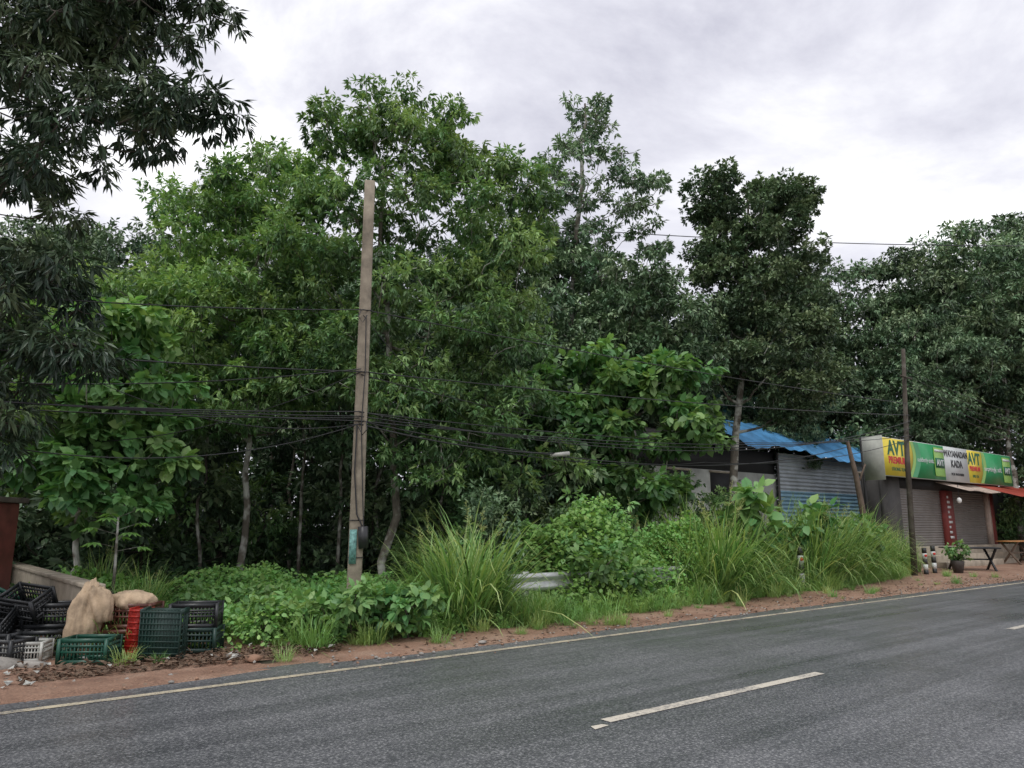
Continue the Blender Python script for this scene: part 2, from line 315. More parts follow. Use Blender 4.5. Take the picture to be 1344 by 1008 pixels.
me=make_tree(19,[(3.6,21.5,-.1),(3.5,21.5,3),(3.8,21.5,7.5)],.1,
 [((2.9,21.5,7.6),(1.5,1.3,1.0),26),((4.7,21.5,7.6),(1.6,1.3,1.0),28),((4.0,21.5,8.9),(1.2,1.1,.8),16),((4.4,21.5,6.2),(1.8,1.2,1.0),28),((1.6,21.5,6.6),(1.4,1.2,1.2),22)],
 (.35,.6),18,11,.18,.08,'leafC',droop=.4,flat=.65,limb=.04,base=.5); place('mahogany_tree',me)
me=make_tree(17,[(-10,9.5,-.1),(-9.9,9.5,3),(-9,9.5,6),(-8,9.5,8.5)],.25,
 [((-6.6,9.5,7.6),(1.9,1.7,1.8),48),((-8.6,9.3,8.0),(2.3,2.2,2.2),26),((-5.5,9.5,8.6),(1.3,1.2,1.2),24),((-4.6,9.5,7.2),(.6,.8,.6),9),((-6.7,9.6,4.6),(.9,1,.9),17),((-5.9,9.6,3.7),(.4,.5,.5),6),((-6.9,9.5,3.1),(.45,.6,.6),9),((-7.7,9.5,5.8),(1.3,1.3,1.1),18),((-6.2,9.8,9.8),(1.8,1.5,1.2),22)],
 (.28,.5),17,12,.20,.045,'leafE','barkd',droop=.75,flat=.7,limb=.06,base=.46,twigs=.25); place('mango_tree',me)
def rub(seed,lm):
    return make_tree(seed,[(0,0,-.1),(.1,0,5),(-.1,.1,9),(0,0,14)],.2,
     [((0,0,14),(2.4,2.4,1.7),30),((-1.8,0,11.8),(2.8,2.6,1.9),40),((1.9,0,11.6),(2.8,2.6,1.9),40),((0,-1.2,9.4),(3.8,2.6,1.6),44),((0,-1,7.2),(3.0,2.2,1.3),24)],
     (.5,.95),20,10,.26,.105,lm,'bark',droop=.45,flat=.5,limb=.07,base=.5)
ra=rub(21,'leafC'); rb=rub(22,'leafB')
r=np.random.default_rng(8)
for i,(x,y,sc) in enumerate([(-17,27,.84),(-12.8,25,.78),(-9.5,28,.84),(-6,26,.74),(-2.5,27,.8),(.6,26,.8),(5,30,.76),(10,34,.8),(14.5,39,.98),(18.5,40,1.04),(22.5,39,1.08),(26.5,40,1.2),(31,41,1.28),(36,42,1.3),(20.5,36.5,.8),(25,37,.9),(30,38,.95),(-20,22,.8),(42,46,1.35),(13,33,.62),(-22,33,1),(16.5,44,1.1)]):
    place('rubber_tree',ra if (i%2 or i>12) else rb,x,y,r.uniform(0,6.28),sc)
def shr(seed,lm,L,W,broad=False,base=.42):
    return make_tree(seed,[(0,0,-.1),(.1,0,1.2),(0,0,2.6)],.04,[((0,0,2.8),(1.2,1.2,.9),14),((0,0,1.6),(1.6,1.6,.9),18),((0,0,.7),(1.6,1.6,.4),10)],
     (.3,.55),15,9,L,W,lm,'barkd',droop=.4,broad=broad,flat=.7,limb=.025,base=base)
sa=shr(31,'leafB',.17,.08); sb=shr(32,'leafC',.20,.09); sc_=shr(33,'leafA',.16,.065)
spots=[]
for x in np.arange(-18,6,2.4): spots.append((x+r.uniform(-.8,.8),25+r.uniform(-1,2),r.uniform(1.2,1.7)))
for x,y,s_ in [(-10.5,17,1.4),(-12.5,18,1.6),(-9.2,19,1.4),(-1.2,19,1.3),(.3,17.5,1.3),(1.2,20,1.6),(-.3,21,1.7),(5.6,20.5,.7),(-3.6,20,1.2),(-4.8,21.5,1.2),(-7.6,20,1.3),(.8,16.5,.7),(-.6,15.2,.65),(-1.6,17.2,.8),(19,37.5,1.6),(17,38,1.8),(23,37.5,1.5),(27,38,1.5),(30,39,1.7),(4.6,22.5,.9),(-11.5,14.5,1.0),(-13.5,15.5,1.3),(25.5,35,.9),(29,36.5,1.1)]: spots.append((x,y,s_))
for i,(x,y,s_) in enumerate(spots): place('understory_shrub',(sa,sb,sc_)[i%3],x,y,r.uniform(0,6.28),s_)
def backdrop(name,seed,x0,x1,yf,ztop,n,mat,L=.42,W=.21,z0=0):
    r=np.random.default_rng(seed); x=r.uniform(x0,x1,n); y=yf(x)+r.uniform(-1.4,1.4,n)+.6*vn(x*.8,0*x,seed); z=z0+r.uniform(0,1,n)*(ztop-z0)*(1+.12*vn(x*.7,0*x,seed+1))
    y=y+.8*vn(x*.9,z*.9,seed+2); b=MB()
    leaves(b,np.stack([x,y,z],1),rdir(r,n)+[0,-.2,-.4],nrm(np.array([0,-.5,1.])+r.normal(0,.45,(n,3))),L*r.uniform(.6,1.2,n),W*r.uniform(.6,1.2,n),np.stack([np.clip(.35+.15*vn(x,z,seed+3)+r.normal(0,.1,n),.02,.98),r.uniform(0,1,n)],1),0)
    link(name,b.mesh(name,[mat]))
backdrop('background_forest',91,-32,9,lambda x:31+0*x,10.5,48000,'leafB')
backdrop('background_forest',92,7,50,lambda x:40+(x-7)*.25,11.5,48000,'leafC')
def sap(seed):
    return make_tree(seed,[(0,0,-.1),(.1,0,2.5),(-.05,.1,5),(0,0,7)],.05,[((0,0,6.6),(.9,.9,.8),9),((0,0,5.2),(1.1,1.1,.7),10),((0,0,3.9),(1.1,1.1,.5),8)],(.3,.5),14,9,.17,.07,'leafC','bark',droop=.45,flat=.6,limb=.025,base=.42)
s1,s2=sap(41),sap(42)
for i,(x,y,s_) in enumerate([(-5.2,18.5,1),(-7.4,18,.95),(-4.2,18.2,1),(-3.4,19.5,1.1),(-8.6,21,1.1),(-5.9,21.5,1.2),(-1.6,17.8,.9),(-.2,19,1.0),(-9.8,19,1.1),(-6.7,23,1.2),(-2.4,22,1.2),(-4.6,24,1.2),(.9,22,1.2),(-8,24.5,1.1),(-11.5,21,1.1)]):
    place('sapling_tree',(s1,s2)[i%2],x,y,r.uniform(0,6.28),s_)

# ---------------------------------------------------------------- grasses & weeds
def grassclump(seed,n,h,spread,w=.02,heads=0):
    r=np.random.default_rng(seed); mb=MB(); k=7
    az=r.uniform(0,6.28,n); ln=h*r.uniform(.4,1.3,n); lean=np.abs(r.normal(.0,.40,n))+.05; ro=r.uniform(0,1,n)**.5*spread*.35
    base=np.stack([np.cos(az)*ro,np.sin(az)*ro,np.zeros(n)],1)
    az2=az+r.normal(0,.8,n); out=np.stack([np.cos(az2),np.sin(az2)],1)
    t=np.linspace(0,1,k); ang=lean[:,None]+(t[None,:]**1.8)*r.uniform(.4,2.9,n)[:,None]
    dx=np.sin(ang)*(ln/(k-1))[:,None]; dzz=np.cos(ang)*(ln/(k-1))[:,None]
    X=np.concatenate([np.zeros((n,1)),np.cumsum(dx[:,:-1],1)],1); Z=np.concatenate([np.zeros((n,1)),np.cumsum(dzz[:,:-1],1)],1)
    C=base[:,None]+np.stack([out[:,None,0]*X,out[:,None,1]*X,Z],-1); C[...,2]=np.maximum(C[...,2],.02)
    sd=np.stack([-out[:,1],out[:,0],np.zeros(n)],1)[:,None]; wd=(w*r.uniform(.5,1.25,n))[:,None]*np.array([.6,.9,1,.95,.8,.5,.05])[None]
    V=np.stack([C+sd*wd[...,None]/2,C-sd*wd[...,None]/2],2).reshape(n,-1,3)
    F=[]
    for i in range(k-1): F+=[(2*i,2*i+1,2*i+3),(2*i,2*i+3,2*i+2)]
    F=(np.array(F)[None]+np.arange(n)[:,None,None]*2*k).reshape(-1,3)
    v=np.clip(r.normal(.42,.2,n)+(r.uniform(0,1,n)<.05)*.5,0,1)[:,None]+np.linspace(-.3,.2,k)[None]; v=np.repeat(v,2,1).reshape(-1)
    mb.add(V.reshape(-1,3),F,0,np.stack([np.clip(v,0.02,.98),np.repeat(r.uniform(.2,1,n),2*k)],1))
    for _ in range(heads):
        a=r.uniform(0,6.28); hh=h*r.uniform(.95,1.25); le=r.uniform(.1,.4); q=np.linspace(0,1,6)[:,None]
        P=np.hstack([np.cos(a)*le*hh*q**2,np.sin(a)*le*hh*q**2,hh*q]); tube(mb,P,[.005,.005,.004,.004,.003,.002],3,0,False,.8)
        m_=34; u=r.uniform(.78,1,m_); Q=np.stack([np.interp(u,q[:,0],P[:,i]) for i in range(3)],1)
        leaves(mb,Q,rdir(r,m_)*[1,1,.4]+[0,0,.5],rdir(r,m_),(1.05-u)*.35+.03,.006,np.stack([np.full(m_,.97),np.full(m_,.05)],1),0)
    return mb.mesh('grass',['grass'])
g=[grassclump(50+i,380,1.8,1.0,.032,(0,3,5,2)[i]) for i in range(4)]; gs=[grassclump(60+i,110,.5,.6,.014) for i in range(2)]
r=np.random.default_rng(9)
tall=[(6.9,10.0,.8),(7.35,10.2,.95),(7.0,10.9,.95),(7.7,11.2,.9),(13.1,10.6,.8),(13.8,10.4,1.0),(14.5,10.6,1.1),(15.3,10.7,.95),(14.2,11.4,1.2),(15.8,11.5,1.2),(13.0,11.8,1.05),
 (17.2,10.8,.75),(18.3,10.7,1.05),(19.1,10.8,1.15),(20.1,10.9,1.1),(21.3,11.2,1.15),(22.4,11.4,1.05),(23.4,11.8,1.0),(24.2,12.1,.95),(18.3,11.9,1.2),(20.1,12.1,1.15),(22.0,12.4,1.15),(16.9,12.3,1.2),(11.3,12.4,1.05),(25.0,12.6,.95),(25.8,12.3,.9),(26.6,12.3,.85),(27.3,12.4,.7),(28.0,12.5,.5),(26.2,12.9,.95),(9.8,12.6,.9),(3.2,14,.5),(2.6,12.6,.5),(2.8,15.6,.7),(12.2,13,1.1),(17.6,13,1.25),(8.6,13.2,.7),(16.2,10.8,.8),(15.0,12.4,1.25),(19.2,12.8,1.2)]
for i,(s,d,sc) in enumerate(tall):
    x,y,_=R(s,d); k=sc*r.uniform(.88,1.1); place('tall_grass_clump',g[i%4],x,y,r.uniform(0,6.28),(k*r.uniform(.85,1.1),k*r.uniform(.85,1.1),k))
def front(s): return np.interp(s,[-2,1.6,2.2,3,4.2,5.2,8,12,18.5,22,24,26,28.5],[11.4,11.0,10.3,10.1,9.7,9.4,9.6,9.9,10.2,10.7,11.2,11.8,12.4])
fr=MB()
gv=[(np.array([v.co[:] for v in me_.vertices]),np.array([p_.vertices[:] for p_ in me_.polygons])) for me_ in gs]
for i in range(320):
    s=r.uniform(1.4,27.8)
    if s<6 and r.uniform()<.5: s=r.uniform(6,26)
    d=front(s)+abs(r.normal(0,.8))-.15; V,F=gv[i%2]; a=r.uniform(0,6.28); c_,s_=math.cos(a),math.sin(a); k=r.uniform(.3,1.2)
    if r.uniform()<.12: d=r.uniform(8.7,front(s)); k*=.5
    x,y,_=R(s,d); V2=(V*k)@np.array([[c_,s_,0],[-s_,c_,0],[0,0,1]])+[x,y,0.01]
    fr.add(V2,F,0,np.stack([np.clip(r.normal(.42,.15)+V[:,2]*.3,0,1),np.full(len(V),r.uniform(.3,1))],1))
link('short_grass',fr.mesh('short_grass',['grass']))
def weeds(name,seed,n,s0,s1,dep,hf,L,W,mat,base=.5):
    r=np.random.default_rng(seed); mb=MB(); s=r.uniform(s0,s1,n); f=front(s)+.05+.2*vn(s*2,0*s,7); t=r.uniform(0,1,n)**.8; d=f+t*dep
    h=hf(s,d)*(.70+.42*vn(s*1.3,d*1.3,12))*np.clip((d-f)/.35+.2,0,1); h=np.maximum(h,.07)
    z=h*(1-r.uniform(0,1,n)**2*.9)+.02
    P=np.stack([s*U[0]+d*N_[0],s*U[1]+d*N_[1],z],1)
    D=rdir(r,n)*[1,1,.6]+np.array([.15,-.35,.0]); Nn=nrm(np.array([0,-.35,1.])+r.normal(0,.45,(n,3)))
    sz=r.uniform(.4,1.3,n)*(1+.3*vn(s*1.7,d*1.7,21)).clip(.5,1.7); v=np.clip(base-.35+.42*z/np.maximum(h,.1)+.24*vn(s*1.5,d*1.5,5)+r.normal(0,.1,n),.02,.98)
    leaves(mb,P,D,Nn,L*sz,W*sz,np.stack([v,np.clip(.5+.3*vn(s*1.1,d*1.1,33)+r.normal(0,.2,n),0,1)],1),0,True)
    link(name,mb.mesh(name,[mat]))
hL=lambda s,d: np.interp(s,[1,3,4.2,5,6,6.6],[.3,.35,.45,.55,.45,.35])+.10*(d-front(s))
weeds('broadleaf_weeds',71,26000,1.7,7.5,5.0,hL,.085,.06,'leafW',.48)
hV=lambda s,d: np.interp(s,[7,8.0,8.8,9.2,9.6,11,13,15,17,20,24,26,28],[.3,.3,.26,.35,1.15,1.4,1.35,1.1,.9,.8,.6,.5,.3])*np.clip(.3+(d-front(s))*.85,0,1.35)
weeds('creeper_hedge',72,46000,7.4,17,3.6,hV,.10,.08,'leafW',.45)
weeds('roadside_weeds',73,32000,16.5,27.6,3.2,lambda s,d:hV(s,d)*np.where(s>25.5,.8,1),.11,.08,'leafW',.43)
r0=np.random.default_rng(74); mb=MB(); n=45000; s=r0.uniform(-1,27,n); d=r0.uniform(13,26,n); x=s*U[0]+d*N_[0]; y=s*U[1]+d*N_[1]; z=r0.uniform(.02,.4,n)*(1+.6*vn(x,y,9))
leaves(mb,np.stack([x,y,np.abs(z)+.02],1),rdir(r0,n)*[1,1,.4],nrm(np.array([0,-.2,1.])+r0.normal(0,.4,(n,3))),r0.uniform(.08,.2,n),r0.uniform(.06,.12,n),np.stack([np.clip(r0.normal(.2,.15,n)+.12*vn(x,y,5),0,1),r0.uniform(0,1,n)],1),0,True)
link('forest_floor_plants',mb.mesh('floor',['leafD']))
def bush(name,seed,x,y,ells,L,W,lm,base,padr=(.18,.3),cl=9,lf=7):
    me=make_tree(seed,[(0,0,-.05),(.02,0,.2),(0,0,.4)],.02,ells,padr,cl,lf,L,W,lm,'barkd',droop=.3,broad=True,flat=.7,limb=.012,base=base); return place(name,me,x,y)
bush('broadleaf_bush',81,-2.25,10.7,[((0,0,.5),(.55,.5,.3),14),((-.5,.2,.35),(.4,.4,.2),8)],.16,.085,'leafD',.6)
bush('broadleaf_bush',82,-1.5,11.0,[((0,0,.5),(.5,.5,.3),14)],.14,.085,'leafD',.52)
bush('broadleaf_bush',83,-3.6,10.9,[((0,0,.35),(.6,.5,.25),14)],.11,.08,'leafD',.6)
bush('broadleaf_bush',90,-.9,14.2,[((0,0,.9),(.8,.5,.7),16)],.13,.08,'leafD',.4)
bush('broadleaf_bush',93,-4.6,12.4,[((0,0,.4),(.9,.5,.3),14)],.12,.08,'leafD',.5)
bush('broadleaf_bush',94,1.6,14.6,[((0,0,.9),(.9,.5,.5),16)],.16,.10,'leafD',.42)
bush('large_leaf_plant',84,5.7,18.2,[((0,0,2.5),(.3,.3,.4),4),((0,0,1.8),(.4,.4,.4),5),((0,0,1.2),(.5,.5,.4),5)],.40,.28,'leafD',.55,(.2,.3),4,3)
bush('large_leaf_plant',85,8.4,20.5,[((0,0,2.0),(.35,.3,.3),5),((0,0,1.5),(.6,.5,.3),7)],.32,.24,'leafD',.5,(.2,.3),5,4)
bush('large_leaf_plant',86,7.0,19.5,[((0,0,1.5),(.9,.5,.3),10)],.28,.2,'leafD',.42,(.2,.3),5,4)
bush('large_leaf_plant',89,10.3,22.4,[((0,0,1.5),(.9,.5,.3),10)],.26,.2,'leafD',.42,(.2,.3),5,4)
bush('potted_plant_foliage',87,15.3,26.1,[((0,0,.85),(.3,.3,.2),7),((0,0,.6),(.3,.3,.15),6)],.13,.08,'leafD',.5,(.12,.2),6,5)
mb=MB(); tube(mb,[(0,0,0),(.03,0,.8),(0,0,1.75)],[.03,.025,.015],6,0)
for i in range(9):
    a=i*2.4; L_=.38; z0=1.75-.07*i; tip=np.array([math.cos(a)*L_,math.sin(a)*L_,z0+(.5-.03*i)*.3]); tube(mb,[(0,0,z0),tip],[.006,.004],3,0,False)
    n=7; aa=a+np.linspace(-1.6,1.6,n); D=np.stack([np.cos(aa),np.sin(aa),np.full(n,-.25)],1)
    leaves(mb,np.repeat(tip[None],n,0),D,np.tile([0,0,1.],(n,1)),.22,.08,np.full((n,2),.75),1)
link('papaya_plant',mb.mesh('papaya',['bark','leafW']),(-6.6,12.6,0))

# ---------------------------------------------------------------- boxes in local frames
QB=[(0,1,3,2),(4,6,7,5),(0,4,5,1),(2,3,7,6),(0,2,6,4),(1,5,7,3)]
def addbox(mb,x0,x1,y0,y1,z0,z1,mat=0):
    V=np.array([(x,y,z) for x in(x0,x1) for y in(y0,y1) for z in(z0,z1)],float); F=[]
    for q in QB: F+=[(q[0],q[1],q[2]),(q[0],q[2],q[3])]
    mb.add(V,F,mat)
def box(name,x0,x1,y0,y1,z0,z1,mat,parent=None,bev=.0):
    mb=MB(); addbox(mb,x0,x1,y0,y1,z0,z1); o=link(name,mb.mesh(name,[mat]),parent=parent)
    if bev: b=o.modifiers.new('b','BEVEL'); b.width=bev; b.segments=2
    return o
def strip(V):
    n=len(V)//2; F=[]
    for i in range(n-1): a=2*i; F+=[(a,a+1,a+3),(a,a+3,a+2)]
    return V,F
def corr(name,x0,x1,z0,z1,y,mat,parent,horizontal=False,pitch=.09,amp=.02):
    n=int(((z1-z0) if horizontal else (x1-x0))/pitch*6)+2; V=[]
    for k in np.linspace(0,1,n):
        if horizontal:
            off=amp*math.sin(k*(z1-z0)/pitch*6.283); z=z0+(z1-z0)*k; V+=[(x0,y+off,z),(x1,y+off,z)]
        else:
            off=amp*math.sin(k*(x1-x0)/pitch*6.283); x=x0+(x1-x0)*k; V+=[(x,y+off,z0),(x,y+off,z1)]
    mb=MB(); mb.add(*strip(V)); return link(name,mb.mesh(name,[mat]),parent=parent)
def text(name,body,x,y,z,size,mat,parent,bold=0.0,sx=1):
    cu=bpy.data.curves.new(name,'FONT'); cu.body=body; cu.size=size; cu.extrude=.004; cu.offset=bold; cu.align_x='CENTER'; cu.align_y='CENTER'; cu.materials.append(M[mat])
    o=bpy.data.objects.new(name,cu); scene.collection.objects.link(o); o.parent=parent; o.location=(x,y,z); o.rotation_euler=(math.pi/2,0,0); o.scale=(sx,1,1); return o

# shop (shallow roadside stall)
x,y,_=R(27.9,13.0); shop=empty('roadside_shop',(x,y,0),ANG)
box('plinth',1.0,13.2,.2,1.7,0,.8,'wall',shop,.02)
box('step_upper',3.0,10.5,-.25,.2,0,.5,'wall',shop,.02); box('step_lower',3.0,10.5,-.6,-.25,0,.25,'wall',shop,.02)
box('wall_left',1.0,2.4,.6,.75,.8,3.6,'tin_dark',shop); box('wall_side',1.0,1.15,.75,1.4,.8,3.6,'tin_dark',shop)
box('lintel',2.4,11.0,.6,.75,3.1,3.6,'dark',shop)
corr('shutter_left',2.45,6.2,.8,3.1,.68,'shutter',shop,True,.1,.018)
box('red_pillar',6.2,7.1,.52,.75,.8,3.1,'red_brick',shop)
for i in range(9): box('pillar_lettering_%d'%i,6.45,6.8-.1*(i%3),.50,.515,1.1+i*.21,1.2+i*.21,'signwhite',shop)
corr('shutter_right',7.1,10.9,.8,3.1,.68,'shutter',shop,True,.1,.018)
box('right_pillar',10.9,11.2,.52,.75,.8,3.1,'rust_roof',shop); box('right_pillar_base',11.2,11.7,.55,.75,.8,3.1,'red_brick',shop)
box('back_wall',1.15,18,1.4,1.5,0,3.6,'dark',shop); box('roof_slab',1.0,13.0,.3,1.7,3.6,3.72,'wall',shop)
box('sign_back',0,12.8,.0,.12,3.45,4.9,'signwhite',shop); box('sign_side_frame',-.03,0,-.02,.75,3.3,4.95,'white_wall',shop)
box('sign_side_post',-.03,.05,.75,.83,0,4.95,'dark',shop)
def panel(n,a,b,m): box(n,a,b,-.012,-.002,3.47,4.88,m,shop)
panel('panel_yellow_left',.02,2.6,'yellow'); panel('panel_green_left',2.61,5.3,'signgreen'); panel('panel_white',5.31,7.7,'signwhite'); panel('panel_yellow_right',7.71,9.3,'yellow'); panel('panel_green_right',9.31,12.78,'signgreen')
def wave(n,xc,w,mat,yy=-.018):
    V=[]
    for k in np.linspace(0,1,20): z=3.48+1.39*k; c=xc+.35*math.sin(k*3.0)+.25*k; V+=[(c,yy,z),(c+w,yy,z)]
    mb=MB(); mb.add(*strip(V)); link(n,mb.mesh(n,[mat]),parent=shop)
wave('green_wave_left',1.95,.5,'packgreen'); wave('green_wave_left_b',2.2,.42,'signgreen',-.022); wave('green_wave_right',8.9,.35,'packgreen')
def pack(n,xc):
    box(n,xc-.45,xc+.45,-.05,-.013,3.6,4.78,'packgreen',shop,.03); box(n+'_label',xc-.42,xc+.42,-.062,-.052,3.95,4.35,'txtgreen',shop); box(n+'_cap',xc-.42,xc+.42,-.064,-.052,4.6,4.7,'signwhite',shop)
    text(n+'_text','AVT',xc,-.07,4.15,.34,'signwhite',shop,.01)
pack('tea_pack_left',4.75); pack('tea_pack_right',12.1)
text('word_brand_left','AVT',1.05,-.02,4.5,.75,'txtgreen',shop,.025); text('word_premium_left','PREMIUM',1.1,-.02,4.05,.36,'txtred',shop,.012); text('small_left','STRONG TEA',1.1,-.02,3.72,.18,'txtgreen',shop)
text('word_brand_right','AVT',8.4,-.02,4.5,.7,'txtgreen',shop,.025); text('word_premium_right','PREMIUM',8.4,-.02,4.08,.28,'txtred',shop,.01); text('small_right','100% TEA',8.4,-.02,3.75,.16,'txtgreen',shop)
text('shop_name_a','WAYANADAN',6.5,-.02,4.6,.37,'txtblack',shop,.012); text('shop_name_b','KADA',6.5,-.02,4.18,.42,'txtblack',shop,.015); text('shop_name_c','MOB: 98470 00000',6.5,-.02,3.75,.16,'txtblack',shop)
text('cursive_a','suddenly ends.',3.55,-.02,4.2,.26,'signwhite',shop); text('cursive_b','surprisingly, soft.',10.5,-.02,4.15,.3,'signwhite',shop)
def sloped(n,x0,x1,y0,z0,y1,z1,mat,pitch=.12,amp=.02):
    k=int((x1-x0)/pitch*6)+2; V=[]
    for i in range(k):
        t=i/(k-1); xx=x0+(x1-x0)*t; o_=amp*math.sin(t*(x1-x0)/pitch*6.283)+.03*math.sin(t*9); V+=[(xx,y0,z0+o_),(xx,y1,z1+o_)]
    mb=MB(); mb.add(*strip(V)); link(n,mb.mesh(n,[mat]),parent=shop)
sloped('awning_pale',5.5,9.6,-.75,3.02,.5,3.42,'rust_roof'); sloped('awning_red',8.9,17,-1.5,2.85,.6,3.5,'red_roof')
box('awning_post_a',12.9,12.98,-1.4,-1.32,0,2.85,'dark',shop); box('awning_post_b',16.6,16.68,-1.4,-1.32,0,2.85,'dark',shop)
mb=MB(); tube(mb,[(5.6,-.3,3.3),(5.6,-.3,2.75)],.012,4,0); mb.add(ico[4][0]*[.09,.09,.12]+[5.6,-.3,2.65],ico[4][1],1); link('hanging_bulb',mb.mesh('bulb',['cable','bulb']),parent=shop)
def table(name,x,y,rot,w,d,h,top,leg):
    mb=MB(); addbox(mb,-w/2,w/2,-d/2,d/2,h-.05,h,0)
    for sx in(-w*.38,w*.38):
        tube(mb,[(sx,-d*.45,0),(sx,d*.4,h-.05)],.045,5,1); tube(mb,[(sx+.06,d*.45,0),(sx+.06,-d*.4,h-.05)],.045,5,1)
    tube(mb,[(-w*.38,0,h*.48),(w*.38,0,h*.48)],.03,5,1)
    link(name,mb.mesh(name,[top,leg]),(x,y,0),rot)
table('folding_table',16.9,28.0,ANG-.9,1.7,1.2,.85,'black_plastic','black_plastic')
table('wooden_table',21.9,32.8,ANG,2.4,.8,1.0,'woodtop','wood')
mb=MB(); tube(mb,[(0,0,0),(0,0,.28),(0,0,.40),(0,0,.43)],[.14,.2,.22,.18],10,0); link('plant_pot',mb.mesh('pot',['clay']),(15.3,26.1,0.02))
def gpost(x,y,h=.95):
    mb=MB(); n=5
    for i in range(n): tube(mb,[(0,0,h*i/n),(0,0,h*(i+1)/n)],.075,8,i%2)
    tube(mb,[(0,-.06,h*.72),(0,-.085,h*.72)],.045,10,2)
    link('guard_post',mb.mesh('gpost',['txtblack','signwhite','txtred']),(x,y,0))
for s,d,h in [(17.6,10.5,1.1),(26.5,11.3,.9),(27.4,11.4,.95),(9.9,10.8,.95)]: gx,gy,_=R(s,d); gpost(gx,gy,h)
prof=np.array([(0,0),(.05,.03),(.05,.09),(0,.13),(0,.18),(.05,.22),(.05,.28),(0,.31)]); k=len(prof); S=np.array([8.25,9.6,12,14.4]); V=[]
for s in S:
    for a,b in prof: V.append((s,10.55-a,.46+b))
F=[]
for i in range(len(S)-1):
    for j in range(k-1): a=i*k+j; F+=[(a,a+1,a+k+1),(a,a+k+1,a+k)]
mb=MB(); mb.add(V,F)
for s in (8.7,11,13.3): addbox(mb,s-.06,s+.06,10.57,10.67,0,.8)
link('guard_rail',mb.mesh('rail',['steel']),(0,0,0),ANG)

# blue-roofed building behind
x,y,_=R(16,17.3); bl=empty('blue_roof_building',(x,y,0),ANG)
box('white_wall',0,11.6,0,.2,0,3.7,'white_wall',bl); box('upper_wall',0,11.6,.05,.25,3.7,4.6,'dark',bl)
for i,(a,b) in enumerate([(2.0,3.4),(4.6,6.0),(7.2,8.6)]): box('window_%d'%i,a,b,-.02,-.005,2.5,3.6,'dark',bl); box('window_frame_%d'%i,a-.08,b+.08,-.035,-.02,3.6,3.68,'wall',bl)
box('band',0,11.6,-.05,0,1.35,1.45,'wall',bl)
corr('tin_siding',11.6,19,3.05,4.6,-.05,'tin',bl,True,.16,.03); corr('blue_siding',11.6,19,0,3.05,-.09,'tin_blue',bl,True,.16,.03)
box('corner_post',11.5,11.62,-.15,-.1,0,4.6,'tin_dark',bl); box('corner_post_b',18.95,19.07,-.15,-.1,0,4.6,'tin_dark',bl)
def slopeq(n,P,mat):
    mb=MB(); mb.add(P,[(0,1,2),(0,2,3)]); link(n,mb.mesh(n,[mat]),parent=bl)
nn=60; V=[]
for i in range(nn):
    t=i/(nn-1)
    for j in range(10):
        u=j/9; V.append((8.4+11*t,-.9+3.2*u,4.6+1.45*math.sin(u*1.5)*(1-.05*t)+.03*math.sin(t*90)+.12*math.sin(t*6)-.13*abs(math.sin(t*17))*(1-u)+.06*math.sin(u*14+t*9)))
F=[]
for i in range(nn-1):
    for j in range(9): a=i*10+j; F+=[(a,a+10,a+11),(a,a+11,a+1)]
mb=MB(); mb.add(V,F); link('blue_tarpaulin_roof',mb.mesh('tarp',['blue_roof'],True),parent=bl)
slopeq('roof_left',[(-1,-.6,4.55),(8.3,-.6,4.55),(8.3,3,5.7),(-1,3,5.7)],'tin_dark')
box('red_fascia',8.0,9.6,2.2,2.3,5.2,5.9,'red_roof',bl)
box('rear_block',4,17,5,10,0,8.6,'dark',bl); slopeq('rear_roof',[(3,4.2,8.5),(18,4.2,8.5),(18,8,9.6),(3,8,9.6)],'blue_roof')
x,y,_=R(1.93,11.2); lw=empty('boundary_wall',(x,y,0),ANG+.03); box('wall_body',-.09,.09,0,14,0,.80,'wall',lw,.015); box('wall_coping',-.12,.12,-.03,14.03,.80,.86,'wall',lw,.015)
kk=empty('maroon_kiosk',(-8.25,10.9,0),.1); box('cabinet',-.7,.72,-.6,.6,.45,1.95,'maroon',kk,.02); box('roof_lip',-.8,.8,-.72,.7,1.95,2.03,'barkd',kk,.01); box('front_panel',-.55,.6,-.625,-.605,.6,1.2,'maroon',kk)
for a in(-.6,.62):
    for b in(-.5,.5): box('leg',a-.04,a+.04,b-.04,b+.04,0,.45,'wood',kk)
mb=MB(); tube(mb,[(0,0,0),(0,0,.65)],.012,5,0); V=[]
for i in range(8): t=i/7; V+=[(.45*t,.03*math.sin(t*6),.62-.2*t),(.45*t,.03*math.sin(t*6+.4),.36-.22*t)]
mb.add(*strip(V),1); link('small_flag',mb.mesh('flag',['wood','red_plastic']),(-7.8,10.6,2.03))

